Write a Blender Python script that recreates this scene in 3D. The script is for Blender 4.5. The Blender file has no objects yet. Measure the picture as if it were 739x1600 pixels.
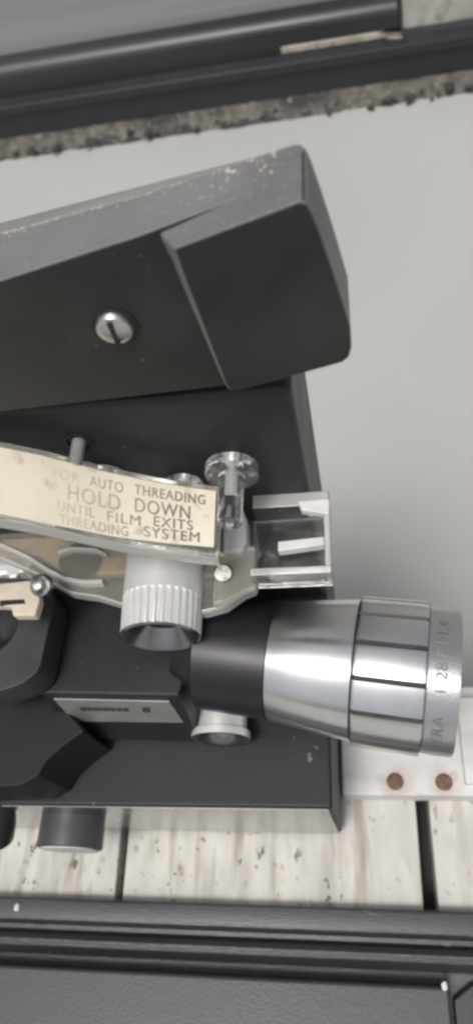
import bpy, bmesh, math, random
from mathutils import Vector, Matrix, noise
R = math.radians
random.seed(7)
S = 0.01                                   # all coordinates below are centimetres
scn = bpy.context.scene
col = scn.collection

# ------------------------------------------------------------------ camera
F = 1164.0; CX, CY = 369.5, 800.0          # focal length and centre in pixels of the 739 x 1600 photograph
AX = Vector((0.98448526, -0.05445479, -0.16680362))
AY = Vector((0.03570159, -0.86857577, 0.49426868))
AZ = Vector((-0.17179688, -0.49255539, -0.85315592))
CAM = Vector((0, 0, 30.684))
cd = bpy.data.cameras.new('camera'); cam = bpy.data.objects.new('camera', cd); col.objects.link(cam)
cd.sensor_fit = 'VERTICAL'; cd.sensor_height = 36.0; cd.lens = 36.0 * F / 1600.0
cd.clip_start = 0.005; cd.clip_end = 200.0
m = Matrix(((AX[0], -AX[1], -AX[2]), (AY[0], -AY[1], -AY[2]), (AZ[0], -AZ[1], -AZ[2]))).to_4x4()
m.translation = CAM * S
cam.matrix_world = m
cd.dof.use_dof = True; cd.dof.focus_distance = 0.195; cd.dof.aperture_fstop = 18.0
scn.camera = cam
scn.render.resolution_x = 472; scn.render.resolution_y = 1024

# ------------------------------------------------------------------ world, sun, exposure
SUN_EL, SUN_AZ = R(69), R(205)             # azimuth clockwise from +Y
w = bpy.data.worlds.new('World'); scn.world = w; w.use_nodes = True
nt = w.node_tree; bg = nt.nodes['Background']
sky = nt.nodes.new('ShaderNodeTexSky'); sky.sky_type = 'NISHITA'; sky.sun_disc = False
sky.sun_elevation = SUN_EL; sky.sun_rotation = SUN_AZ; sky.dust_density = 5.0; sky.air_density = 1.0; sky.ozone_density = 1.0
hs = nt.nodes.new('ShaderNodeHueSaturation'); hs.inputs['Saturation'].default_value = 0.35
nt.links.new(sky.outputs[0], hs.inputs['Color']); nt.links.new(hs.outputs[0], bg.inputs[0])
bg.inputs[1].default_value = 0.115
sl = bpy.data.lights.new('sun', 'SUN'); sl.energy = 1.9; sl.angle = R(16); sl.color = (1.0, 0.965, 0.91)
so = bpy.data.objects.new('sun', sl); col.objects.link(so)
sd = Vector((math.sin(SUN_AZ) * math.cos(SUN_EL), math.cos(SUN_AZ) * math.cos(SUN_EL), math.sin(SUN_EL)))
so.rotation_euler = sd.to_track_quat('Z', 'Y').to_euler(); so.location = (0, 0, 3)
scn.view_settings.view_transform = 'Standard'; scn.view_settings.look = 'None'
scn.view_settings.exposure = 0.0; scn.view_settings.gamma = 1.0
scn.cycles.filter_width = 2.7
scn.cycles.max_bounces = 16; scn.cycles.transmission_bounces = 14; scn.cycles.transparent_max_bounces = 16
scn.cycles.sample_clamp_indirect = 4.0; scn.cycles.use_denoising = True

# ------------------------------------------------------------------ helpers
def ray(px, py):
    c = ((px - CX) / F, (py - CY) / F, 1.0)
    return Vector((AX.dot(c), AY.dot(c), AZ.dot(c)))
def pz(px, py, z):                          # point of the photograph on the level z
    r = ray(px, py); return CAM + r * ((z - CAM.z) / r.z)
def py_(px, py, y):                         # point of the photograph on the upright plane y
    r = ray(px, py); return CAM + r * ((y - CAM.y) / r.y)

def nodes(name):
    mt = bpy.data.materials.new(name); mt.use_nodes = True
    return mt, mt.node_tree, mt.node_tree.nodes['Principled BSDF']
def mat(name, c1, c2=None, rough=0.5, metal=0.0, scale=60, stretch=(1, 1, 1), detail=6, bump=0.0, bscale=None,
        rvar=0.1, spots=None, spec=0.5, lo=0.35, hi=0.65):
    """two base colours mixed by noise, wear spots, roughness variation and a fine bump"""
    mt, t, b = nodes(name); L = t.links.new
    tc = t.nodes.new('ShaderNodeTexCoord'); mp = t.nodes.new('ShaderNodeMapping'); mp.inputs['Scale'].default_value = stretch
    L(tc.outputs['Object'], mp.inputs[0])
    n = t.nodes.new('ShaderNodeTexNoise'); n.inputs['Scale'].default_value = scale; n.inputs['Detail'].default_value = detail
    L(mp.outputs[0], n.inputs['Vector'])
    cr = t.nodes.new('ShaderNodeValToRGB'); cr.color_ramp.elements[0].position = lo; cr.color_ramp.elements[1].position = hi
    cr.color_ramp.elements[0].color = (*c1, 1); cr.color_ramp.elements[1].color = (*(c2 or c1), 1)
    L(n.outputs['Fac'], cr.inputs[0]); out = cr.outputs[0]
    for sp in (spots or []):
        sc, thr, wid, colr, st = sp[:5]
        mp2 = t.nodes.new('ShaderNodeMapping'); mp2.inputs['Scale'].default_value = st; L(tc.outputs['Object'], mp2.inputs[0])
        n2 = t.nodes.new('ShaderNodeTexNoise'); n2.inputs['Scale'].default_value = sc; n2.inputs['Detail'].default_value = 4
        L(mp2.outputs[0], n2.inputs['Vector'])
        r2 = t.nodes.new('ShaderNodeMapRange'); r2.inputs['From Min'].default_value = thr; r2.inputs['From Max'].default_value = thr + wid
        L(n2.outputs['Fac'], r2.inputs['Value'])
        fac = r2.outputs[0]
        if len(sp) > 5:                     # the spots keep to patches
            n4 = t.nodes.new('ShaderNodeTexNoise'); n4.inputs['Scale'].default_value = sp[5]; n4.inputs['Detail'].default_value = 2; L(tc.outputs['Object'], n4.inputs['Vector'])
            r4 = t.nodes.new('ShaderNodeMapRange'); r4.inputs['From Min'].default_value = .50; r4.inputs['From Max'].default_value = .62; L(n4.outputs['Fac'], r4.inputs['Value'])
            mm = t.nodes.new('ShaderNodeMath'); mm.operation = 'MULTIPLY'; L(fac, mm.inputs[0]); L(r4.outputs[0], mm.inputs[1]); fac = mm.outputs[0]
        mx = t.nodes.new('ShaderNodeMix'); mx.data_type = 'RGBA'
        L(fac, mx.inputs['Factor']); L(out, mx.inputs['A']); mx.inputs['B'].default_value = (*colr, 1); out = mx.outputs['Result']
    L(out, b.inputs['Base Color'])
    mr = t.nodes.new('ShaderNodeMapRange'); mr.inputs['To Min'].default_value = max(0.02, rough - rvar); mr.inputs['To Max'].default_value = min(1, rough + rvar)
    L(n.outputs['Fac'], mr.inputs['Value']); L(mr.outputs[0], b.inputs['Roughness'])
    b.inputs['Metallic'].default_value = metal; b.inputs['Specular IOR Level'].default_value = spec
    if bump:
        n3 = t.nodes.new('ShaderNodeTexNoise'); n3.inputs['Scale'].default_value = bscale or scale * 8; n3.inputs['Detail'].default_value = 3
        L(mp.outputs[0], n3.inputs['Vector'])
        bp = t.nodes.new('ShaderNodeBump'); bp.inputs['Strength'].default_value = bump; bp.inputs['Distance'].default_value = 0.0004
        L(n3.outputs['Fac'], bp.inputs['Height']); L(bp.outputs[0], b.inputs['Normal'])
    return mt

def link(name, me, mats, parent=None, bevel=0, seg=3, smooth=35):
    o = bpy.data.objects.new(name, me); col.objects.link(o)
    for mm in (mats if isinstance(mats, (list, tuple)) else [mats]): me.materials.append(mm)
    if smooth:
        for p in me.polygons: p.use_smooth = True
        me.set_sharp_from_angle(angle=R(smooth))
    if bevel:
        b = o.modifiers.new('bevel', 'BEVEL'); b.width = bevel * S; b.segments = seg; b.limit_method = 'ANGLE'; b.angle_limit = R(28)
        b.harden_normals = True
    if parent is not None:
        o.parent = parent
        if parent.type == 'EMPTY': o.location = -parent.location
    return o
def build(name, verts, faces, mats, parent=None, bevel=0, seg=3, smooth=35, fm=None):
    me = bpy.data.meshes.new(name); me.from_pydata([tuple(Vector(v) * S) for v in verts], [], faces)
    if fm:
        for p, i in zip(me.polygons, fm): p.material_index = i
    bm = bmesh.new(); bm.from_mesh(me); bmesh.ops.recalc_face_normals(bm, faces=bm.faces); bm.to_mesh(me); bm.free()
    return link(name, me, mats, parent, bevel, seg, smooth)
def prism(name, loop, vec, mats, parent=None, **k):
    n = len(loop); v = [Vector(p) for p in loop] + [Vector(p) + (vec(p) if callable(vec) else Vector(vec)) for p in loop]
    f = [tuple(range(n)), tuple(range(2 * n - 1, n - 1, -1))] + [(i, (i + 1) % n, n + (i + 1) % n, n + i) for i in range(n)]
    return build(name, v, f, mats, parent, **k)
def box(name, a, b, mats, parent=None, **k):
    x0, y0, z0 = a; x1, y1, z1 = b
    return prism(name, [(x0, y0, z0), (x1, y0, z0), (x1, y1, z0), (x0, y1, z0)], (0, 0, z1 - z0), mats, parent, **k)
def lathe(name, o, axis, prof, mats, parent=None, n=64, up=(0, 0, 1), rf=None, fmf=None, **k):
    """prof: list of (distance along axis, radius); rf(row, i) scales the radius"""
    a = Vector(axis).normalized(); u = Vector(up); u = u if abs(u.normalized().dot(a)) < .95 else Vector((0, 1, 0)); u = (u - a * u.dot(a)).normalized(); w_ = a.cross(u)
    o = Vector(o); v = []; f = []; fm = []
    for j, (s, r) in enumerate(prof):
        for i in range(n):
            t = 2 * math.pi * i / n; rr = r * (rf(j, i) if rf else 1)
            v.append(o + a * s + (u * math.cos(t) + w_ * math.sin(t)) * rr)
    for j in range(len(prof) - 1):
        for i in range(n):
            f.append((j * n + i, j * n + (i + 1) % n, (j + 1) * n + (i + 1) % n, (j + 1) * n + i)); fm.append(fmf(j, i) if fmf else 0)
    f.append(tuple(range(n))); fm.append(fmf(-1, 0) if fmf else 0)
    f.append(tuple(range((len(prof) - 1) * n, len(prof) * n))); fm.append(fmf(-2, 0) if fmf else 0)
    return build(name, v, f, mats, parent, fm=fm, **k)
def empty(name, loc, label=None, cat=None, group=None):
    o = bpy.data.objects.new(name, None); o.empty_display_size = 0.02; col.objects.link(o); o.location = Vector(loc) * S
    return tag(o, label, cat, group)
def tag(o, label=None, cat=None, group=None, kind=None):
    if label: o['label'] = label
    if cat: o['category'] = cat
    if group: o['group'] = group
    if kind: o['kind'] = kind
    return o
def text_mesh(s, bold=0.0):
    """flat triangles of a word: list of (x, y), faces; x runs 0..width, capital height is 1"""
    c = bpy.data.curves.new('word', 'FONT'); c.body = s; c.size = 1.0; c.offset = bold; c.space_character = 1.12
    o = bpy.data.objects.new('word', c); me = bpy.data.meshes.new_from_object(o)
    v = [(p.co.x, p.co.y) for p in me.vertices]; f = [tuple(p.vertices) for p in me.polygons]
    bpy.data.objects.remove(o); bpy.data.meshes.remove(me); bpy.data.curves.remove(c)
    x0 = min(p[0] for p in v); x1 = max(p[0] for p in v); y0 = min(p[1] for p in v); y1 = max(p[1] for p in v)
    return [((p[0] - x0) / (x1 - x0), (p[1] - y0) / (y1 - y0)) for p in v], f

# ------------------------------------------------------------------ materials
M = {}
M['concrete'] = mat('concrete', (0.385, 0.388, 0.372), (0.415, 0.416, 0.398), rough=0.85, scale=7, bump=0.3, bscale=420, spots=[(3.5, 0.42, 0.35, (0.34, 0.346, 0.335), (1, 1, 1)), (500, 0.60, 0.2, (0.35, 0.35, 0.335), (1, 1, 1))])
M['black_plastic'] = mat('black_plastic', (0.016, 0.0155, 0.0142), (0.023, 0.022, 0.0205), rough=0.5, spec=0.4, scale=90, bump=0.35, bscale=2600,
                         spots=[(420, 0.72, 0.04, (0.14, 0.135, 0.13), (1, 1, 1)), (40, 0.55, 0.3, (0.038, 0.036, 0.034), (1, 1, 1))])
M['dusty_plastic'] = mat('dusty_plastic', (0.03, 0.03, 0.031), (0.045, 0.045, 0.047), rough=0.46, scale=70, bump=0.4, bscale=2200,
                         spots=[(300, 0.66, 0.05, (0.32, 0.31, 0.29), (1, 1, 1))])
M['body_paint'] = mat('body_paint', (0.013, 0.013, 0.0155), (0.019, 0.019, 0.0225), rough=0.46, spec=0.4, scale=60, bump=0.25, bscale=2400,
                      spots=[(500, 0.72, 0.04, (0.12, 0.12, 0.12), (1, 1, 1))])
M['base_paint'] = mat('base_paint', (0.011, 0.0115, 0.0135), (0.018, 0.0185, 0.021), rough=0.5, spec=0.4, scale=60, bump=0.3, bscale=2000,
                      spots=[(260, 0.71, 0.04, (0.13, 0.13, 0.13), (1, 1, 1))])
M['pit_black'] = mat('pit_black', (0.008, 0.008, 0.009), (0.014, 0.014, 0.015), rough=0.6, scale=60)
M['gloss_black'] = mat('gloss_black', (0.016, 0.015, 0.018), (0.022, 0.021, 0.024), rough=0.34, scale=60)
M['barrel_black'] = mat('barrel_black', (0.009, 0.008, 0.011), (0.012, 0.011, 0.014), rough=0.36, scale=60)
M['matte_black'] = mat('matte_black', (0.009, 0.009, 0.0095), (0.013, 0.013, 0.0135), rough=0.6, spec=0.35, scale=60, bump=.2, bscale=2000)
M['alloy'] = mat('alloy', (0.74, 0.74, 0.745), (0.81, 0.81, 0.81), rough=0.31, metal=1.0, scale=60, rvar=0.06, bump=0.05, bscale=900, stretch=(4, 1, 1))
M['satin_alloy'] = mat('satin_alloy', (0.82, 0.82, 0.81), (0.88, 0.88, 0.87), rough=0.36, metal=0.45, scale=80, rvar=0.06, bump=0.15, bscale=1500)
M['ring_alloy'] = mat('ring_alloy', (0.56, 0.56, 0.56), (0.63, 0.63, 0.63), rough=0.42, metal=0.9, scale=80, rvar=0.06, bump=0.15, bscale=1500)
M['cone_alloy'] = mat('cone_alloy', (0.26, 0.26, 0.27), (0.33, 0.33, 0.33), rough=0.25, metal=1.0, scale=80)
M['engraving'] = mat('engraving', (0.03, 0.03, 0.035), (0.05, 0.05, 0.055), rough=0.6, scale=200)
M['trim'] = mat('trim', (0.46, 0.46, 0.45), (0.54, 0.54, 0.53), rough=0.26, metal=1.0, scale=50, rvar=0.07)
M['screw_steel'] = mat('screw_steel', (0.50, 0.49, 0.46), (0.66, 0.65, 0.62), rough=0.33, metal=1.0, scale=300, spots=[(500, 0.6, 0.1, (0.16, 0.13, 0.10), (1, 1, 1))])
M['grey_engraving'] = mat('grey_engraving', (0.12, 0.12, 0.125), (0.28, 0.28, 0.28), rough=0.7, scale=180)
M['dull_steel'] = mat('dull_steel', (0.10, 0.10, 0.10), (0.42, 0.42, 0.41), rough=0.34, metal=1.0, scale=420)
M['rust'] = mat('rust', (0.11, 0.06, 0.045), (0.22, 0.13, 0.10), rough=0.85, scale=500, bump=0.6, bscale=1800)
M['grey_plastic'] = mat('grey_plastic', (0.048, 0.048, 0.053), (0.06, 0.06, 0.066), rough=0.45, scale=80, bump=0.2, bscale=2000)
M['flange'] = mat('flange', (0.032, 0.032, 0.034), (0.044, 0.044, 0.047), rough=0.5, scale=80, bump=0.2, bscale=2000, spec=.4)
M['grey_cap'] = mat('grey_cap', (0.50, 0.49, 0.47), (0.60, 0.58, 0.56), rough=0.6, scale=120)
M['cream'] = mat('cream', (0.52, 0.45, 0.36), (0.62, 0.55, 0.45), rough=0.55, scale=120)
M['label'] = mat('label', (0.82, 0.755, 0.60), (0.86, 0.81, 0.68), rough=0.5, scale=70, spots=[(45, 0.56, 0.2, (0.68, 0.58, 0.43), (1, 1, 1)), (160, 0.62, 0.1, (0.60, 0.51, 0.38), (1, 1, 1))])
M['brass'] = mat('brass', (0.42, 0.33, 0.21), (0.56, 0.47, 0.34), rough=0.4, metal=0.2, scale=90)
M['emblem'] = mat('emblem', (0.36, 0.36, 0.345), (0.42, 0.42, 0.40), rough=0.4, metal=0.6, scale=120)
M['white_paint'] = mat('white_paint', (0.50, 0.485, 0.445), (0.60, 0.585, 0.545), rough=0.75, scale=60, stretch=(2.2, 0.55, 1), bump=0.7, bscale=260,
                       spots=[(55, 0.55, 0.16, (0.40, 0.365, 0.31), (2.2, 0.5, 1)), (34, 0.54, 0.12, (0.33, 0.30, 0.255), (3.4, 0.4, 1)), (24, 0.52, 0.2, (0.43, 0.425, 0.41), (1.5, 1, 1)), (210, 0.60, 0.05, (0.10, 0.09, 0.075), (1.3, 0.75, 1), 60), (420, 0.62, 0.05, (0.12, 0.11, 0.095), (1, .8, 1), 45)])
M['white_board'] = mat('white_board', (0.55, 0.535, 0.52), (0.68, 0.67, 0.66), rough=0.65, scale=50, stretch=(0.5, 2, 1), bump=0.5, bscale=300,
                       spots=[(90, 0.60, 0.12, (0.50, 0.44, 0.38), (1, 1, 1)), (110, 0.69, 0.04, (0.12, 0.11, 0.10), (1, 1, 1))])
M['rail'] = mat('rail', (0.024, 0.025, 0.029), (0.036, 0.037, 0.043), rough=0.42, scale=40, stretch=(0.3, 2, 2), bump=0.3, bscale=900,
                spots=[(130, 0.69, 0.1, (0.13, 0.13, 0.135), (0.6, 1.5, 1))])
M['panel'] = mat('panel', (0.036, 0.036, 0.039), (0.05, 0.05, 0.054), rough=0.42, scale=30, bump=0.2, bscale=1200, spots=[(150, 0.72, 0.04, (0.2, 0.2, 0.2), (1, 1, 1))])
M['sill'] = mat('sill', (0.020, 0.020, 0.022), (0.032, 0.032, 0.035), rough=0.38, scale=12, stretch=(0.3, 1, 1), bump=0.2, bscale=260, spots=[(40, 0.68, 0.06, (0.10, 0.095, 0.09), (0.6, 1, 1))])
M['door'] = mat('door', (0.27, 0.26, 0.265), (0.33, 0.32, 0.325), rough=0.55, scale=14, stretch=(0.1, 1, 6), bump=0.2, bscale=200)
M['peel'] = mat('peel', (0.36, 0.315, 0.26), (0.56, 0.51, 0.45), rough=0.9, scale=60, spots=[(70, 0.58, 0.1, (0.14, 0.12, 0.10), (1, 1, 1))])
M['soil'] = mat('soil', (0.075, 0.068, 0.060), (0.20, 0.18, 0.155), rough=0.95, scale=110, bump=.8, bscale=300, lo=.3, hi=.7, spots=[(26, 0.50, 0.14, (0.05, 0.048, 0.046), (.5, 1, 1)), (160, 0.6, 0.1, (0.26, 0.24, 0.21), (1, 1, 1))])
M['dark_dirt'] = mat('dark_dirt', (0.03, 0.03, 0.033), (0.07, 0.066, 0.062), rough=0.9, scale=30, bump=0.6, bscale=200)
M['stone'] = mat('stone', (0.36, 0.34, 0.31), (0.54, 0.52, 0.48), rough=0.9, scale=24, bump=0.6, bscale=150, spots=[(18, 0.56, 0.1, (0.14, 0.135, 0.125), (1, 1, 1))])
M['dust_film'] = mat('dust_film', (0.125, 0.123, 0.125), (0.17, 0.168, 0.168), rough=0.55, scale=45, bump=0.4, bscale=2200, spots=[(1300, 0.62, 0.06, (0.26, 0.255, 0.245), (1, 1, 1)), (40, 0.42, 0.3, (0.19, 0.19, 0.188), (.4, 1, 1))])  # dust together with a painted sky sheen on the arm
M['dust_haze'] = mat('dust_haze', (0.17, 0.17, 0.167), (0.27, 0.27, 0.262), rough=0.8, scale=30, stretch=(.4, 1, 1), bump=0.4, bscale=2200, spots=[(900, 0.6, 0.06, (0.32, 0.31, 0.30), (1, 1, 1))])  # dust, lightened into a painted haze that melts into the patio
M['dust'] = mat('dust', (0.42, 0.41, 0.38), (0.6, 0.58, 0.54), rough=0.95, scale=300)
def turned(mt, axis):
    t = mt.node_tree; b = t.nodes['Principled BSDF']; cv = t.nodes.new('ShaderNodeCombineXYZ')
    for i in range(3): cv.inputs[i].default_value = axis[i]
    b.inputs['Anisotropic'].default_value = 0.92; t.links.new(cv.outputs[0], b.inputs['Tangent'])
turned(M['ring_alloy'], (math.cos(R(8.2)), -math.sin(R(8.2)), 0)); turned(M['alloy'], (math.cos(R(8.2)), -math.sin(R(8.2)), 0))
def clear(name, tint, rough, tr_=1.0):
    mt, t, b = nodes(name)
    b.inputs['Base Color'].default_value = (*tint, 1); b.inputs['Roughness'].default_value = rough
    b.inputs['IOR'].default_value = 1.47; b.inputs['Transmission Weight'].default_value = tr_
    n = t.nodes.new('ShaderNodeTexNoise'); n.inputs['Scale'].default_value = 260; n.inputs['Detail'].default_value = 3
    tc = t.nodes.new('ShaderNodeTexCoord'); t.links.new(tc.outputs['Object'], n.inputs['Vector'])
    bp = t.nodes.new('ShaderNodeBump'); bp.inputs['Strength'].default_value = 0.25; bp.inputs['Distance'].default_value = 0.0005
    t.links.new(n.outputs['Fac'], bp.inputs['Height']); t.links.new(bp.outputs[0], b.inputs['Normal'])
    return mt
M['clear'] = clear('clear', (0.96, 0.93, 0.86), 0.04, .92)
M['clear_hazy'] = clear('clear_hazy', (0.93, 0.89, 0.80), 0.07, .87)
M['clear_water'] = clear('clear_water', (0.985, 0.98, 0.97), 0.03, .98)
M['clear_frost'] = clear('clear_frost', (0.90, 0.89, 0.90), 0.22, .62)
M['cut_edge'] = clear('cut_edge', (0.95, 0.94, 0.90), 0.2, .62)  # milky cut rims, whitened to imitate light piped through the plastic
M['pin_grey'] = mat('pin_grey', (0.24, 0.24, 0.235), (0.32, 0.32, 0.31), rough=0.4, scale=200)
M['frost_white'] = mat('frost_white', (0.62, 0.62, 0.60), (0.72, 0.72, 0.70), rough=0.3, scale=200)  # white of the painted reflections in the chute
# worn print: the ink fades away towards the rubbed left end of the label
mt, t, b = nodes('worn_ink'); M['ink'] = mt
tc = t.nodes.new('ShaderNodeTexCoord'); sx = t.nodes.new('ShaderNodeSeparateXYZ'); t.links.new(tc.outputs['Object'], sx.inputs[0])
n = t.nodes.new('ShaderNodeTexNoise'); n.inputs['Scale'].default_value = 420; t.links.new(tc.outputs['Object'], n.inputs['Vector'])
mr = t.nodes.new('ShaderNodeMapRange'); mr.inputs['From Min'].default_value = pz(120, 780, 15).x * S; mr.inputs['From Max'].default_value = pz(290, 800, 15).x * S
t.links.new(sx.outputs['X'], mr.inputs['Value'])
ad = t.nodes.new('ShaderNodeMath'); ad.operation = 'MULTIPLY_ADD'; ad.inputs[1].default_value = 0.6; t.links.new(n.outputs['Fac'], ad.inputs[0])
sb = t.nodes.new('ShaderNodeMath'); sb.operation = 'SUBTRACT'; sb.inputs[1].default_value = 0.32; sb.use_clamp = True
t.links.new(mr.outputs[0], ad.inputs[2]); t.links.new(ad.outputs[0], sb.inputs[0])
mx = t.nodes.new('ShaderNodeMix'); mx.data_type = 'RGBA'; mx.inputs['A'].default_value = (0.78, 0.71, 0.55, 1); mx.inputs['B'].default_value = (0.20, 0.15, 0.155, 1)
t.links.new(sb.outputs[0], mx.inputs['Factor']); t.links.new(mx.outputs['Result'], b.inputs['Base Color']); b.inputs['Roughness'].default_value = 0.6

# ================================================================== SETTING: patio, planks, rails
ZC = -20.0                                  # the patio lies lower than the plank top
g = build('patio', [(-1500, -1500, ZC), (1500, -1500, ZC), (1500, 1500, ZC), (-1500, 1500, ZC)], [(0, 1, 2, 3)], M['concrete'], smooth=0)
tag(g, kind='structure')

# planks (their top is z = 0), long side away from the viewer
gapL = (pz(184, 1350, 0).x, pz(196, 1350, 0).x); gapR = (pz(655, 1325, 0).x, pz(676, 1325, 0).x)
rows = [(-22.0, gapL[0] - 11.6, 11.5, 'white weathered plank in the left corner, barely showing past the black lever'),
        (gapL[0] - 11.3, gapL[0], 11.8, 'white painted plank under the grey round knob, left of the first dark gap'),
        (gapL[1], gapR[0], 12.2, 'widest stained white plank, lying between the two dark gaps'),
        (gapR[1], gapR[1] + 11.5, 9.15, 'white plank right of the second dark gap, stained beside it')]
for x0, x1, ye, lab in rows[1:]:
    n = 9; v = []; loop = []
    for i in range(n + 1): loop.append((x0 + 0.05 * noise.noise((x0, i * .9, 1)), -16 + (ye + 16) * i / n, -1.9))
    for i in range(n, -1, -1): loop.append((x1 + 0.05 * noise.noise((x1, i * .9, 5)), -16 + (ye + 16) * i / n, -1.9))
    o = prism('wooden_plank', loop, (0, 0, 1.9), M['white_paint'], bevel=0.08, seg=2)
    tag(o, lab, 'plank', 'white planks under the projector')
o = box('support_beam', (-24, 1.0, -9), (16, 5.0, -1.93), M['dark_dirt'], bevel=0.2); tag(o, 'dark beam in the gaps beneath the white planks', 'beam')
for bx in (-20, 12):
    pass
# white board on the planks, with two rusty screws
zt = 1.2
SCREWS = [pz(617, 1221, zt), pz(693, 1222, zt)]
mt = M['white_board']; t = mt.node_tree; bb = t.nodes['Principled BSDF']; prev = bb.inputs['Base Color'].links[0].from_socket
tcb = t.nodes.new('ShaderNodeTexCoord'); nb = t.nodes.new('ShaderNodeTexNoise'); nb.inputs['Scale'].default_value = 160; t.links.new(tcb.outputs['Object'], nb.inputs['Vector'])
for p in SCREWS:                                  # rust bled into the paint round each screw
    mp_ = t.nodes.new('ShaderNodeMapping'); mp_.inputs['Location'].default_value = -(p + Vector((.05, -.12, 0))) * S; t.links.new(tcb.outputs['Object'], mp_.inputs[0])
    ln = t.nodes.new('ShaderNodeVectorMath'); ln.operation = 'LENGTH'; t.links.new(mp_.outputs[0], ln.inputs[0])
    ma = t.nodes.new('ShaderNodeMath'); ma.operation = 'MULTIPLY_ADD'; ma.inputs[1].default_value = .009; t.links.new(nb.outputs['Fac'], ma.inputs[0]); t.links.new(ln.outputs['Value'], ma.inputs[2])
    mr_ = t.nodes.new('ShaderNodeMapRange'); mr_.inputs['From Min'].default_value = .0065; mr_.inputs['From Max'].default_value = .0125; mr_.inputs['To Min'].default_value = .42; mr_.inputs['To Max'].default_value = 0
    t.links.new(ma.outputs[0], mr_.inputs['Value'])
    mx_ = t.nodes.new('ShaderNodeMix'); mx_.data_type = 'RGBA'; mx_.inputs['B'].default_value = (.34, .22, .15, 1)
    t.links.new(mr_.outputs[0], mx_.inputs['Factor']); t.links.new(prev, mx_.inputs['A']); prev = mx_.outputs['Result']
t.links.new(prev, bb.inputs['Base Color'])
yb0 = pz(640, 1243, zt).y; yb1 = pz(735, 1072, zt).y
wb = empty('painted_board', (2, 6, 0), 'white painted board with two rusty screws lying across the planks beside the projector', 'board')
xl = pz(533, 1200, zt).x
box('board', (xl, yb0, 0.0), (9.5, yb1, zt), M['white_board'], wb, bevel=0.1)
box('batten', (pz(722, 1200, zt).x, yb0 + .35, zt), (9.5, yb1 - .5, zt + 0.35), M['white_board'], wb, bevel=0.08)
for q in ((617, 1221), (693, 1222)):
    p = pz(q[0], q[1], zt)
    lathe('rusty_screw', p, (0, 0, 1), [(-0.3, 0.12), (0.0, 0.31), (0.05, 0.30), (0.09, 0.22), (0.10, 0.06), (0.03, 0.05)], M['rust'], wb, n=24)

# foreground black rail: steps read from the photograph, running along x
def rail_profile(steps, zend):
    return [(pz(370, a, z).y, z) for a, z in steps]
rl = empty('black_rail', (0, 0, 0), 'black ridged plastic rail with a flat panel, along the front edge of the planks', 'rail')
pr = rail_profile([(1412, 0.0), (1412, .55), (1415, .7), (1440, .74), (1450, .68), (1455, .2), (1465, .18), (1470, .42), (1480, .56), (1492, .48), (1504, .16), (1518, .1), (1640, .1)], 0)
pr[0] = (pr[1][0], 0.01); pr.append((pr[-1][0], 0.01))
prism('ridged_rail', [(-26, y, z) for y, z in pr], (44, 0, 0), M['rail'], rl, bevel=0.07, seg=2)
ye = pz(370, 1526, 1.1).y; xe = pz(701, 1540, 1.1).x
prism('flat_panel', [(-26, ye, 0.12), (xe, ye, 0.12), (xe, -10, 0.12), (-26, -10, 0.12)], (0, 0, 1.0), M['panel'], rl, bevel=0.12)
c0 = pz(706, 1560, 1.6); c1 = pz(722, 1535, 1.6)
prism('end_cap', [(xe + .12, ye - .35, .12), (xe + .75, ye + .1, .12), (9, ye + .1, .12), (9, -10, .12), (xe + .12, -10, .12)], (0, 0, 0.4), M['gloss_black'], rl, bevel=0.1)
prism('corner_plate', [(xe + .75, ye - .7, .53), (9, ye - .5, .53), (9, -10, .53), (xe + .6, -10, .53)], (0, 0, 0.3), M['panel'], rl, bevel=0.1)
for q in ((28, 1418, .74), (694, 1541, 1.1)):
    p = pz(*q); o = None
    v = []
    bm = bmesh.new(); bmesh.ops.create_icosphere(bm, subdivisions=2, radius=0.13 * S)
    for vv in bm.verts: vv.co *= 1 + .4 * noise.noise(vv.co * 900); vv.co.z *= .55; vv.co.x *= .8
    bmesh.ops.translate(bm, verts=bm.verts, vec=(p + Vector((0, 0, .04))) * S)
    me = bpy.data.meshes.new('paint_chip'); bm.to_mesh(me); bm.free()
    tag(link('paint_chip', me, M['white_board']), 'small white paint chip on the ' + ('far left edge of the black rail' if q[0] < 300 else 'right corner of the flat black panel'), 'paint chip')

# door sill across the patio behind
Y0 = pz(370, 190, ZC).y
zA = py_(370, 113, Y0).z
yB = pz(370, 97, zA).y; zC_ = py_(370, 62, yB).z; yN = pz(370, 26, zC_ + 1.0).y
ds = empty('door_sill', (0, Y0, ZC), 'black stepped door sill with a grey panel above, at the far edge of the patio', 'door sill')
sp = [(Y0 + .4, ZC), (Y0 + .4, zA - 1.2), (Y0, zA - 1.0), (Y0, zA - .15), (Y0 + .2, zA), (yB, zA + .1), (yB, zC_ - .9), (yB + .3, zC_ + .3), (yB + 1.2, zC_ + .95), (yN, zC_ + 1.0), (yN + 9, zC_ + 1.0), (yN + 9, ZC)]
XJ = pz(628, 30, zC_).x
prism('lower_step', [(-110, y, z) for y, z in [sp[0], sp[1], sp[2], sp[3], sp[4], sp[5], (yB, ZC)]], (200, 0, 0), M['sill'], ds, bevel=0.15, seg=2)
prism('upper_step', [(-110, y, z) for y, z in [(yB + .02, ZC)] + sp[6:]], (110 + XJ, 0, 0), M['sill'], ds, bevel=0.5, seg=3)
prism('door_panel', [(-110, yN + .1, zC_ + 1.02), (-110, yN + 2.5, zC_ + 1.02), (-110, yN + 2.5, 170), (-110, yN + .1, 170)], (110 + XJ, 0, 0), M['door'], ds)
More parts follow.
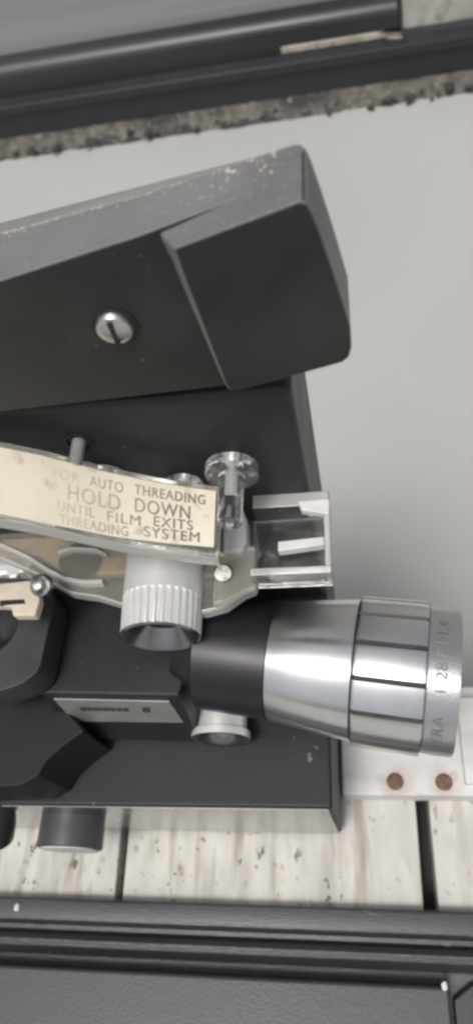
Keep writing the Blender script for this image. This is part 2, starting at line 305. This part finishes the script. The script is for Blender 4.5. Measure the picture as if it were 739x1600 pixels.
jamb = build('door_jamb', *(lambda a: a)(([(XJ + .1, yB + .6, zA), (XJ + 30, yB + .6, zA), (XJ + 30, yB + 12, zA), (XJ + .1, yB + 12, zA), (XJ + .1, yB + .6, 170), (XJ + 30, yB + .6, 170), (XJ + 30, yB + 12, 170), (XJ + .1, yB + 12, 170)],
        [(0, 1, 2, 3), (4, 5, 6, 7), (0, 1, 5, 4), (1, 2, 6, 5), (2, 3, 7, 6), (3, 0, 4, 7)])), M['stone'], ds, bevel=0.5)
# sill slots: dark recess under the lip at the left
# crusted dirt along the foot of the sill
def lump(bm, p, r, fl=.6, sub=1):
    q = bmesh.ops.create_icosphere(bm, subdivisions=sub, radius=1.0)
    sx, sy, sz = r * random.uniform(.7, 1.5), r * random.uniform(.7, 1.2), r * fl * random.uniform(.7, 1.2)
    rz = Matrix.Rotation(random.uniform(0, 6.28), 3, 'Z'); sd_ = random.random() * 50
    for v in q['verts']:
        c = v.co * (1 + .5 * noise.noise(v.co * 1.6 + Vector((sd_, sd_, 0))))
        v.co = (rz @ Vector((c.x * sx, c.y * sy, c.z * sz)) + p) * S
def crust(name, y_in, z_in, width, xa, xb, hgt, seed, mt_):
    """a ragged sloping strip of caked dirt from the riser down to the patio"""
    nx = int((xb - xa) / .35); ny = 9; v = []; f = []
    for i in range(nx + 1):
        x_ = xa + (xb - xa) * i / nx
        wv = width * (1 + .55 * noise.noise((x_ * .3, seed, 0)) + .15 * noise.noise((x_ * 1.0, seed, 4)))
        for j in range(ny + 1):
            tt = j / ny; prof_ = (1 - tt) ** 1.3
            h_ = hgt * noise.noise((x_ * .9, tt * 4, seed)) * math.sin(math.pi * min(1, tt + .08)) + .35 * hgt * noise.noise((x_ * 2.6, tt * 9, seed))
            v.append((x_, y_in - wv * tt, ZC + max(.02, z_in * prof_ + h_ + .25 * (1 - tt)) if j < ny else ZC - .05))
    for i in range(nx):
        for j in range(ny): a = i * (ny + 1) + j; f.append((a, a + 1, a + ny + 2, a + ny + 1))
    return build(name, v, f, mt_, smooth=60)
tag(crust('dirt', Y0 + .38, 1.5, 1.35, -60, 34, .5, 2.0, M['soil']), 'pale crumbling dirt caked along the foot of the door sill', 'dirt', kind='stuff')
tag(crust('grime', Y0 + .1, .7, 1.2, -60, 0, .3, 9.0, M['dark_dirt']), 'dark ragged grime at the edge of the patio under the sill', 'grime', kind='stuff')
random.seed(5); bm = bmesh.new()
for i in range(46):
    x_ = random.uniform(-48, 24) if i % 3 else random.uniform(2, 24)
    lump(bm, Vector((x_, Y0 - random.uniform(.2, 1.6), ZC + random.uniform(.3, 1.1))), random.uniform(.2, .55), .8)
me = bpy.data.meshes.new('leaf_litter'); bm.to_mesh(me); bm.free(); tag(link('leaf_litter', me, M['dark_dirt'], smooth=0), 'dark crumbs of leaf litter on the pale dirt under the sill', 'leaf litter', kind='stuff')
# flaking pale strip on the tread
a0 = pz(440, 88, zA).x; a1 = XJ
loop = []
for i in range(15):
    tt = i / 14; loop.append((a0 + (a1 - a0) * tt, Y0 + 1.6 + 2.2 * (1 - tt) + .7 * noise.noise((i * .8, 0, 3)), zA + .12))
for i in range(14, -1, -1):
    tt = i / 14; loop.append((a0 + (a1 - a0) * tt, yB - .15, zA + .12))
o = prism('paint_flake', loop, (0, 0, .7), M['peel'], bevel=.1); tag(o, 'long flaking cream strip lying on the tread of the black door sill', 'paint flake')

# ================================================================== THE PROJECTOR
XR = -1.40                                  # right end of the housing
pj = empty('film_projector', (-8, 7, 0), 'black film projector with silver zoom lens and clear threading lever, standing on white planks', 'film projector')
YF = 3.45; ZB = 6.3; YP = 10.5; ZP = 17.85
# base with a polished trim along the front
bs = box('base', (-19, YF + .03, 0.45), (XR, 13.2, ZB), M['base_paint'], pj, bevel=0.12)
box('front_trim', (-19, YF, 0.35), (XR - .14, YF + .027, ZB - .12), M['trim'], bs)
for fx in (-17.5, -2.6):
    for fy in (4.6, 11):
        lathe('rubber_foot', (fx, fy, 0.0), (0, 0, 1), [(0, .55), (.45, .65)], M['pit_black'], bs, n=24)
# upright housing behind the mechanism
body = box('body', (-19, YP, ZB - .05), (XR, 14.2, ZP), M['body_paint'], pj, bevel=0.22, seg=4)

# reel arm: outline in the upright plane, raised to the right
YA, YR, YK = 9.3, None, None
c1 = py_(272, 388, YA); c2 = py_(473, 313, YA)
def arm_top(x): return c1.z + (c2.z - c1.z) * (x - c1.x) / (c2.x - c1.x)
# recess depth of the left face: where its upper edge meets the same sloping top
lo_, hi_ = 8.5, 12.0
for _ in range(40):
    mid = (lo_ + hi_) / 2; p = py_(225, 367, mid)
    if p.z > arm_top(p.x): lo_ = mid
    else: hi_ = mid
YR = (lo_ + hi_) / 2
lo_, hi_ = 10, 16
for _ in range(40):
    mid = (lo_ + hi_) / 2; p = py_(478, 222, mid)
    if p.z > arm_top(p.x): lo_ = mid
    else: hi_ = mid
YK = (lo_ + hi_) / 2
print('arm planes', YA, YR, YK)
chunk_px = [(272, 389), (468, 315), (480, 319), (488, 332), (505, 378), (526, 440), (547, 508), (549, 545), (545, 560), (534, 568), (372, 612), (359, 610), (352, 600)]
front = [py_(x, y, YA) for x, y in chunk_px]
# the arm's main length (its face is the recessed left plate)
tl = py_(0, 440, YR); tr = py_(225, 367, YR); bl = py_(0, 645, YR); br = py_(352, 604, YR)
dz = (tr.z - tl.z) / (tr.x - tl.x); bz = (br.z - bl.z) / (br.x - bl.x)
main = [Vector((-18, YR, tl.z + dz * (-18 - tl.x))), tr, py_(243, 369, YR), py_(258, 384, YR), py_(300, 480, YR), br, Vector((-18, YR, bl.z + bz * (-18 - bl.x)))]
main[2] = Vector((py_(243, 366, YR).x, YR, tr.z + .03))
yl_ = pz(0, 362, tl.z).y; yr_ = pz(480, 219, c2.z).y
def rear_y(x): return yl_ + (yr_ - yl_) * (x - tl.x) / (c2.x - tl.x)   # the arm tapers towards its end
rear = [py_(x, y, YA) for x, y in chunk_px]
bodyloop = [main[0]] + [Vector((tr.x - .05, YR, tr.z))] + [Vector((p.x - .03, YR, p.z + (.02 if i_ > 6 else -.015))) for i_, p in enumerate(rear[1:11])] + [br, main[6]]
arm = prism('reel_arm', bodyloop, lambda p: Vector((0, rear_y(p.x) - YR, 0)), M['black_plastic'], pj, bevel=0.14, seg=4)
ri = [Vector((p.x, rear_y(p.x), p.z)) for p in bodyloop]
def slope(p):
    k = min(range(len(ri)), key=lambda q_: (ri[q_] - p).length)
    q_ = max(0, min(1, (p.x - tl.x) / (c2.x - tl.x)))
    return Vector((-.12 if k >= 2 and k < 10 else 0, 1.25 - .75 * q_, -.42 if k <= 4 else (-.25 if k == 5 else 0)))
bkc = prism('arm_back_cover', ri, slope, M['black_plastic'], arm, bevel=0.2, seg=4)
ramp = {0: py_(244, 368, YR), 11: py_(350, 604, YR), 12: py_(343, 590, YR)}
def blkvec(p):
    k = min(range(len(front)), key=lambda q_: (front[q_] - p).length)
    return ramp[k] + Vector((0, .12, 0)) - p if k in ramp else Vector((0, YR - YA + .62, 0))
front.append(py_(290, 440, YA)); ramp[13] = py_(266, 410, YR)
blk = prism('arm_end_block', front, blkvec, M['black_plastic'], arm, bevel=0.16, seg=4)
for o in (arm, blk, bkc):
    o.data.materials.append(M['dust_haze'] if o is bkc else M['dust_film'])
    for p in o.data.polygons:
        if p.normal.z > .85 or (p.normal.x > .75 and p.normal.z > 0) or (o is blk and p.normal.x < -.3) or (o is bkc and p.normal.z > .3) or (o is not blk and abs(p.normal.y) > .9 and p.center.y > (YR + .5) * S): p.material_index = 1  # upper, end and ramp faces take the dust with painted sheen
# screw in the arm with a sunken seat
sc = py_(180, 509, YR)
lathe('screw_seat', sc + Vector((0, .02, 0)), (0, -1, 0), [(-.2, .46), (.05, .46), (.06, .40), (-.1, .36)], M['pit_black'], arm, n=40)
sw = lathe('arm_screw', sc, (0, -1, 0), [(-.2, .37), (.06, .38), (.14, .33), (.19, .2), (.2, .02)], M['screw_steel'], arm, n=40)
box('screw_slot', (sc.x - .05, sc.y - .215, sc.z - .27), (sc.x + .05, sc.y - .1, sc.z + .27), M['pit_black'], arm)

# pin and spindles coming out of the housing
def spindle(name, px, py, y_end, r, mt_, parent, flange=None, y0=YP):
    """an axle along -y; (px, py) is the middle of its front end"""
    e = py_(px, py, y_end); return e
h = py_(124, 690, YP)
lathe('pin_hole', (h.x, YP + .02, h.z), (0, -1, 0), [(-.3, .36), (.05, .36), (.07, .30), (-.1, .26)], M['pit_black'], body, n=32)
lathe('guide_pin', (h.x, YP + .1, h.z), (0, -1, 0), [(0, .17), (.85, .17), (.9, .12)], M['pin_grey'], pj, n=24)

# ------- clear threading lever
lev = empty('threading_lever', (0, 0, 0))
bpy.data.objects.remove(lev)
YL0, YL1 = 9.75, 8.25
top_px = [(-120, 690), (-60, 692), (0, 700), (60, 712), (120, 727), (180, 742), (240, 754), (300, 764), (340, 769), (352, 770)]
def lev_z(px):
    for (a, b_), (c, d_) in zip(top_px[:-1], top_px[1:]):
        if a <= px <= c:
            return py_(px, b_ + (d_ - b_) * (px - a) / (c - a), YL0).z
cols = []
for i in range(25):
    px = -120 + 462 * i / 24.0; z = lev_z(px); x = py_(px, 700, YL0).x
    yy = [q for q in top_px]
    a = py_(px, 0, YL0)
    # x on the top edge
    for (p0, b_), (p1, d_) in zip(top_px[:-1], top_px[1:]):
        if p0 <= px <= p1:
            a = py_(px, b_ + (d_ - b_) * (px - p0) / (p1 - p0), YL0)
    cols.append(a)
# front edge of the label: where the photograph shows it on the same height
bot_px = [(-120, 785), (-60, 792), (0, 802), (80, 818), (180, 838), (260, 848), (352, 856)]
def front_edge(px):
    for (p0, b_), (p1, d_) in zip(bot_px[:-1], bot_px[1:]):
        if p0 <= px <= p1: return b_ + (d_ - b_) * (px - p0) / (p1 - p0)
TH = 0.55
v = []; n = len(cols); YFL = 8.3; YBL = 9.95
for a in cols:
    v += [(a.x, YBL, a.z), (a.x, YFL, a.z - .05), (a.x, YFL - .25, a.z - .3), (a.x, YFL - .3, a.z - .75), (a.x, YFL, a.z - .75), (a.x, YFL + .05, a.z - TH), (a.x, YBL, a.z - TH)]
q = 7; f = []
for i in range(n - 1):
    for j in range(q): f.append((i * q + j, i * q + (j + 1) % q, (i + 1) * q + (j + 1) % q, (i + 1) * q + j))
f += [tuple(range(q)), tuple(range((n - 1) * q, n * q))]
lev = build('threading_lever', v, f, M['clear'], pj, bevel=0.06, seg=2)
# label, bent over the lever, a hair proud of it
def lit_faces(o, test):  # paints the bright edge light onto the chosen faces
    o.data.materials.append(M['cut_edge'])
    for p in o.data.polygons:
        if test(p.normal): p.material_index = 1
lit_faces(lev, lambda n_: n_.y < -.9)
v = []; LT = 0.03
lab_cols = []
for i in range(31):
    px = -118 + (338 + 118) * i / 30.0
    for (p0, b_), (p1, d_) in zip(top_px[:-1], top_px[1:]):
        if p0 <= px <= p1: a = py_(px, b_ + (d_ - b_) * (px - p0) / (p1 - p0), YL0)
    bx = px - 4 * (i / 30.0); fr = pz(bx, front_edge(bx), a.z)
    lab_cols.append((a + Vector((0, 0, .012)), Vector((fr.x, fr.y, a.z + .012 - .05 * (YL0 - fr.y) / 1.5))))
for a, b_ in lab_cols: v += [a, b_, b_ + Vector((0, 0, LT)), a + Vector((0, 0, LT))]
n = len(lab_cols); f = []
for i in range(n - 1):
    for j in range(4): f.append((i * 4 + j, i * 4 + (j + 1) % 4, i * 4 + 4 + (j + 1) % 4, i * 4 + 4 + j))
f += [(0, 1, 2, 3), tuple(range((n - 1) * 4, n * 4))]
lab = build('instruction_label', v, f, M['label'], lev)
def on_label(px, vv, up=.006):
    """vv 0 = far edge, 1 = near edge of the label"""
    t_ = max(0, min(n - 1.001, (px + 118) / 456.0 * 30)); i = int(t_); fr = t_ - i
    a = lab_cols[i][0].lerp(lab_cols[i + 1][0], fr); b_ = lab_cols[i][1].lerp(lab_cols[i + 1][1], fr)
    return a.lerp(b_, vv) + Vector((0, 0, LT + up))
v = []; f = []
for word, x0, x1, v0, v1, sh in [('FOR', 85, 126, .14, .29, 0), ('AUTO', 142, 194, .12, .29, 0), ('THREADING', 212, 322, .10, .27, 0),
                             ('HOLD', 108, 190, .34, .59, -3), ('DOWN', 213, 299, .33, .56, -3),
                             ('UNTIL', 92, 150, .63, .78, -4), ('FILM', 170, 222, .62, .78, -4), ('EXITS', 243, 304, .58, .75, -4),
                             ('THREADING', 95, 203, .82, .97, -6), ('SYSTEM', 228, 315, .77, .94, -6)]:
    tv, tf = text_mesh(word, 0.0)
    for k_, (ox, ov) in enumerate(((-.4, 0), (.4, .004))):
        k = len(v)
        for (u, h_) in tv: v.append(on_label(x0 + ox + (x1 - x0) * u, v1 + ov + (v0 - v1) * h_, .006 + .0012 * k_))
        f += [tuple(k + j for j in ff) for ff in tf]
build('instruction_print', v, f, M['ink'], lev, smooth=0)

# lower clear guide plate and its right-hand chute
ZG = 12.0
gl = [(-110, 880), (0, 872), (60, 898), (110, 926), (150, 932), (190, 944), (230, 955), (320, 957), (352, 948), (382, 927), (400, 920), (400, 790), (340, 800), (250, 800), (120, 790), (0, 770), (-110, 760)]
guide = prism('clear_guide_plate', [pz(x, y, ZG) for x, y in gl], (0, 0, -.5), M['clear_hazy'], pj, bevel=0.1, seg=3)
zc = 13.4
lit_faces(guide, lambda n_: abs(n_.z) < .3)
x0 = pz(392, 850, zc).x; x1 = pz(516, 850, zc).x; y1 = pz(460, 769, zc).y; y0 = pz(460, 897, zc).y; hh = .85
chute = prism('clear_chute', [(x0, y0, zc), (x1, y0, zc), (x1, y0, zc - .4), (x1 - .0, y0, zc - hh), (x0, y0, zc - hh)], (0, .22, 0), M['clear_water'], pj, bevel=0.04, seg=2)
box('top_wall', (x0, y1 - .45, zc - hh), (x1, y1, zc), M['clear_water'], chute, bevel=0.05, seg=2)
box('end_wall', (x1 - .16, y0 + .23, zc - hh), (x1, y1 - .46, zc - .02), M['clear_water'], chute, bevel=0.04, seg=2)
box('floor_plate', (x0, y0 + .23, zc - hh), (x1 - .17, y1 - .46, zc - hh + .2), M['clear_water'], chute, bevel=0.03, seg=2)
for o in chute.children: lit_faces(o, lambda n_: n_.z > .8 and o.name[:5] != 'floor')
lit_faces(chute, lambda n_: n_.z > .8)
def slab(name, px, z, th, mt_, parent, **k): return prism(name, [pz(a, b_, z) for a, b_ in px], (0, 0, -th), mt_, parent, **k)
slab('frosted_rib', [(466, 783), (514, 779), (514, 803), (470, 797)], zc + .03, .25, M['frost_white'], chute, bevel=.03)  # white strips stand in for reflections on the chute walls
slab('frosted_rib', [(434, 846), (506, 838), (506, 851), (434, 861)], zc - .2, .3, M['frost_white'], chute, bevel=.03)
lit_faces(slab('chute_web', [(338, 862), (398, 852), (398, 915), (378, 922), (350, 940), (332, 944)], zc - .45, .35, M['clear_hazy'], chute, bevel=.06), lambda n_: abs(n_.z) < .3)
slab('chute_block', [(348, 792), (378, 790), (386, 812), (386, 846), (378, 862), (348, 864)], zc - .3, .6, M['clear_frost'], chute, bevel=.12)
# rollers on axles behind the lever
for px, py, r, yy in ((362, 743, .67, 9.9), (164, 757, .58, 10.2), (287, 768, .5, 10.2)):
    e = py_(px, py, yy)
    rl_ = lathe('clear_roller', e, (0, -1, 0), [(-.28, r * .7), (-.25, r), (0, r), (.04, r * .92), (.05, r * .5), (r * 1.2, r * .46), (r * 2.0, r * .46), (r * 2.05, r * .4)], M['clear_water'], pj, n=48)
    lathe('roller_axle', e + Vector((0, YP - e.y, 0)), (0, -1, 0), [(0, .1), (YP - e.y + .6, .1)], M['satin_alloy'], rl_, n=20)
# parts and a painted tan reflection seen through the clear plastic
e = pz(128, 876, 11.6)
lathe('drive_roller', e, (0, 0.25, 1), [(-1.2, .62), (0, .66), (.06, .6), (.08, .2)], M['grey_plastic'], pj, n=40)
e = pz(28, 872, 11.4)
lathe('sprocket', e, (0, .3, 1), [(-.8, .8), (0, .8), (.05, .72)], M['satin_alloy'], pj, n=48, rf=lambda j, i: 1 - .14 * ((i // 3) % 2))
slab('film_guide', [(-100, 795), (0, 812), (100, 838), (200, 850), (335, 862), (335, 905), (200, 900), (120, 904), (60, 872), (0, 846), (-100, 826)], 11.4, .3, M['brass'], pj, bevel=.08)  # tan plate stands in for golden reflections under the label
def ribbon(name, pts, wpx, z, th, mt_, parent):
    up_ = [(a, b_ - wpx / 2) for a, b_ in pts]; dn_ = [(a, b_ + wpx / 2) for a, b_ in reversed(pts)]
    return slab(name, up_ + dn_, z, th, mt_, parent, bevel=.03, seg=2)
ribbon('guide_rib', [(-60, 832), (0, 850), (40, 868), (75, 890), (100, 903), (130, 909), (160, 908)], 7, 12.25, .3, M['cut_edge'], guide)  # pale bars shaped as highlight lines on the clear guide
ribbon('guide_rib', [(196, 905), (205, 894), (222, 886), (246, 880)], 6, 12.25, .3, M['cut_edge'], guide)
ribbon('guide_rib', [(90, 862), (112, 856), (150, 858), (166, 866)], 5, 12.2, .3, M['cut_edge'], guide)
slab('gate_shoe', [(-60, 918), (0, 911), (49, 906), (60, 916), (62, 938), (55, 962), (20, 962), (18, 948), (0, 946), (-60, 950)], 12.9, .35, M['cream'], pj, bevel=.06)
slab('shoe_slot', [(0, 938), (38, 936), (40, 943), (0, 946)], 12.915, .1, M['pit_black'], pj, bevel=.01)
e = pz(64, 915, 13.0)
lathe('shoe_screw', e, (0, -.45, 1), [(-.2, .31), (0, .32), (.05, .29), (.08, .2), (.02, .06)], M['dull_steel'], pj, n=32)
e = pz(349, 896, 13.0)
lathe('chute_screw', e, (0, -.3, 1), [(-.6, .2), (0, .27), (.06, .22), (.05, .05)], M['dull_steel'], pj, n=32)

# ------- fluted silver knob
e = py_(251, 997, pz(251, 997, 12.0).y)
kl = 3.9
def flut(j, i): return 1 - (.05 if (j in (5, 6) and (i % 4) < 2) else 0)
knob = lathe('fluted_knob', e, (0.02, -1, 0), [(-kl, .6), (-kl, 1.12), (-1.15, 1.12), (-1.12, 1.12), (-1.1, 1.12), (-1.08, 1.12), (-.1, 1.10), (-.05, 1.09), (0, 1.03), (-.04, .97), (-.5, .55)],
             [M['satin_alloy'], M['cone_alloy']], pj, n=128, rf=flut, fmf=lambda j, i: 1 if j >= 7 or j == -2 else 0)
lathe('knob_centre', e + Vector((0, .36, 0)), (0.02, -1, 0), [(-.2, .54), (-.12, .52)], M['pit_black'], knob, n=40)

# ------- lens housing and its bevelled face
ZH = 10.3
ph = [pz(x, y, ZH) for x, y in ((62, 1083), (279, 1087), (297, 1024), (310, 930), (88, 905))]
lower = []
for p, dyy in zip(ph, (-.55, -.55, -.1, 0, 0)): lower.append(Vector((p.x, p.y + dyy, 6.9)))
nn = 5
hs_ = build('lens_housing', ph + lower, [tuple(range(5)), tuple(range(5, 10))] + [(i, (i + 1) % 5, 5 + (i + 1) % 5, 5 + i) for i in range(5)], M['body_paint'], pj, bevel=0.08, seg=3)
# emblem strip on the sloping front face
fd = (lower[0] - ph[0]); un = (ph[1] - ph[0])
def on_front(px, py, out=.02):
    nrm = un.cross(fd).normalized()
    if nrm.y > 0: nrm = -nrm
    r = ray(px, py); tt = (ph[0] - CAM).dot(nrm) / r.dot(nrm); return CAM + r * tt + nrm * out, nrm
es = [on_front(x, y)[0] for x, y in ((84, 1090), (265, 1094), (287, 1127), (116, 1125))]
nrm = on_front(170, 1105)[1]
em = prism('emblem_plate', [p - nrm * .018 for p in es], nrm * .05, M['emblem'], hs_, bevel=.02, seg=1)
v = []; f = []; x = 126
random.seed(3)
for wd, gp in ((9, 2), (7, 2), (8, 2), (4, 2), (9, 2), (8, 2), (7, 2), (9, 22), (11, 0)):
    k = len(v); hgt = 2.3 if gp else 3.4; yb_ = 1104.5 + (x - 126) * .012
    for a, b_ in ((x, yb_ - hgt), (x + wd, yb_ - hgt), (x + wd + 1.6, yb_ + hgt), (x + 1.6, yb_ + hgt)): v.append(on_front(a, b_, .085)[0])
    f.append((k, k + 1, k + 2, k + 3)); x += wd + gp
build('emblem_mark', v, f, M['engraving'], hs_, smooth=0)
e = pz(190, 1136, 7.0)
lathe('adjusting_ring', (e.x, e.y + .55, 6.75), (0, -1, 0), [(0, .78), (.55, .78), (.6, .7)], M['alloy'], pj, n=48)

# ------- lens, hinged a little outwards
LC = CAM + ray(554, 1046) * 21.3
phi = R(8.2); la = Vector((math.cos(phi), -math.sin(phi), 0))
vw = (CAM - LC); vw = (vw - la * vw.dot(la)).normalized()
lens = lathe('lens_barrel', LC, la, [(-5.2, 1.1), (-5.0, 1.2), (-4.5, 1.4), (-4.45, 1.62), (-4.4, 1.68), (-2.33, 1.72)], M['barrel_black'], pj, up=vw, n=96)
lathe('silver_sleeve', LC, la, [(-2.31, 1.4), (-2.31, 1.70), (-2.28, 1.72), (.0, 2.0), (.02, 1.99), (.02, 1.5)], M['alloy'], lens, up=vw, n=96)
NG = 14; SUB = 20
off_a = 5.0
def gfm(j, i):
    return 1 if (1 <= j <= 4 and (i % SUB) in (SUB - 1, 0, 1)) else 0
def grf(j, i):
    return 1.0 if not (2 <= j <= 4) else (0.968 if (i % SUB) in (0, 1) else 1.0)
upg = Matrix.Rotation(R(off_a), 3, la) @ vw
lathe('zoom_ring', LC, la, [(.08, 1.7), (.08, 2.06), (.12, 2.09), (.16, 2.10), (1.86, 2.13), (1.92, 2.10), (1.92, 1.7)], [M['alloy'], M['engraving']], lens, up=upg, n=NG * SUB, rf=grf, fmf=gfm)
lathe('ring_groove', LC, la, [(.02, 1.6), (.025, 1.94), (.075, 1.94), (.08, 1.6)], M['pit_black'], lens, up=vw, n=64)
er = lathe('front_ring', LC, la, [(1.94, 1.7), (1.94, 2.0), (1.98, 2.03), (2.68, 2.04), (2.78, 2.0), (2.78, 1.85), (2.5, 1.6), (2.4, 1.5)], [M['ring_alloy']], lens, up=vw, n=96)
lathe('front_glass', LC, la, [(2.2, 1.55), (2.3, 1.55), (2.42, 1.1), (2.48, .5), (2.5, .05)], M['gloss_black'], lens, up=vw, n=48)
# engraved writing round the front ring (reads from below upwards)
dn = la.cross(vw)
if dn.z > 0 and False: dn = -dn
v = []; f = []
def on_ring(s, ang, r): return LC + la * s + (vw * math.cos(ang) + dn * math.sin(ang)) * r
sgn = 1 if (dn.dot(AZ) if False else (Vector((AX.y, AY.y, AZ.y)).dot(dn))) > 0 else -1     # +1: dn points down the picture
for word, a0, a1 in (('ERA', 52, 27), ('1/28', 9, -12), ('F', -16, -20), ('1:1.4', -26, -48)):
    tv, tf = text_mesh(word, 0.0); k = len(v)
    for (u, h_) in tv:
        v.append(on_ring(2.44 - .29 * h_, sgn * R(a0 + (a1 - a0) * u), 2.052))
    f += [tuple(k + j for j in ff) for ff in tf]
build('lens_engraving', v, f, M['grey_engraving'], lens, smooth=0)

# ------- small knob under the lens, grey knob on the base front, lamp house at the left
e = pz(345, 1156, 7.35)
sk = lathe('lens_lock_knob', e, (0, -1, 0), [(-2.2, .75), (-2.2, .80), (-.28, .80), (-.25, .92), (-.02, .93), (0, .88), (-.04, .76), (-.4, .46), (-.4, .02)], [M['satin_alloy'], M['cone_alloy'], M['pit_black']], pj, n=64, fmf=lambda j, i: 2 if j in (7, -2) else (1 if j >= 4 else 0))
e = pz(109, 1328, 3.6)
bk = lathe('base_knob', e, (0, -1, 0), [(-(YF - e.y) - .05, 1.12), (-.15, 1.15), (-.06, 1.13), (-.02, 1.06)], M['grey_plastic'], pj, n=64)
lathe('knob_cap', e, (0, -1, 0), [(-.1, 1.02), (.02, 1.0), (.03, .9)], M['grey_cap'], bk, n=48)
# lamp house: faceted flange round a dark opening
ZF = 11.6
outer = [(-60, 900), (72, 905), (86, 936), (62, 1047), (36, 1068), (0, 1080), (-60, 1092)]
fc = pz(-22, 974, ZF); po = [pz(a, b_, ZF) for a, b_ in outer]; NR = 64; v = []; f = []
for i in range(NR):
    d_ = Vector((math.cos(2 * math.pi * i / NR), math.sin(2 * math.pi * i / NR), 0)); best = 9
    for a, b_ in zip(po, po[1:] + po[:1]):
        e_ = b_ - a; den = d_.x * e_.y - d_.y * e_.x
        if abs(den) < 1e-9: continue
        r_ = a - fc; tt = (r_.x * e_.y - r_.y * e_.x) / den; uu = (r_.x * d_.y - r_.y * d_.x) / den
        if tt > 0 and -1e-6 <= uu <= 1.000001: best = min(best, tt)
    hole = min(1.02, best - .2)
    v += [fc + d_ * best, fc + d_ * hole, fc + d_ * (hole - .05) + Vector((0, 0, -1.15)), fc + d_ * best + Vector((0, 0, -1.2))]
for i in range(NR):
    for j in range(4): f.append((i * 4 + j, i * 4 + (j + 1) % 4, ((i + 1) % NR) * 4 + (j + 1) % 4, ((i + 1) % NR) * 4 + j))
fl = build('lamp_house_flange', v, f, M['flange'], pj, bevel=.05)
lathe('lamp_opening', fc + Vector((0, 0, -1.4)), (0, 0, 1), [(0, 1.1), (.2, 1.1), (.22, .5), (.05, .1)], M['pit_black'], fl, n=48)
lh = [(-80, 1085), (0, 1085), (66, 1085), (88, 1092), (132, 1142), (100, 1165), (72, 1190), (60, 1212), (30, 1228), (-80, 1232)]
slab('lamp_house', lh, 9.0, 2.6, M['matte_black'], pj, bevel=.06)
# black lever hanging at the left end of the base
e = pz(-12, 1240, 6.0); e2 = pz(-10, 1322, 4.6)
a_ = (e2 - e).normalized()
lathe('tilt_lever', e, a_, [(0, .6), (.2, .74), (1.2, .78), (1.75, .7), (1.95, .45), (2.0, .1)], M['gloss_black'], pj, n=40)

# ------- settled dust flecks on the arm's upper edge
bm = bmesh.new(); random.seed(11)
for i in range(430):
    tt = random.random() ** .8; x_ = tr.x + (c2.x - tr.x) * random.uniform(-2.2, .85)
    yy = rear_y(x_) - .02 - abs(random.gauss(0, .12)) if random.random() < .85 else random.uniform(YR + .3, rear_y(x_) - .3)
    lump(bm, Vector((x_, yy, arm_top(x_) if x_ > tr.x else tl.z + dz * (x_ - tl.x))), random.uniform(.008, .03), .4)
me = bpy.data.meshes.new('dust'); bm.to_mesh(me); bm.free(); link('dust', me, M['dust'], arm, smooth=0)
arm.children[-1]['kind'] = 'stuff'
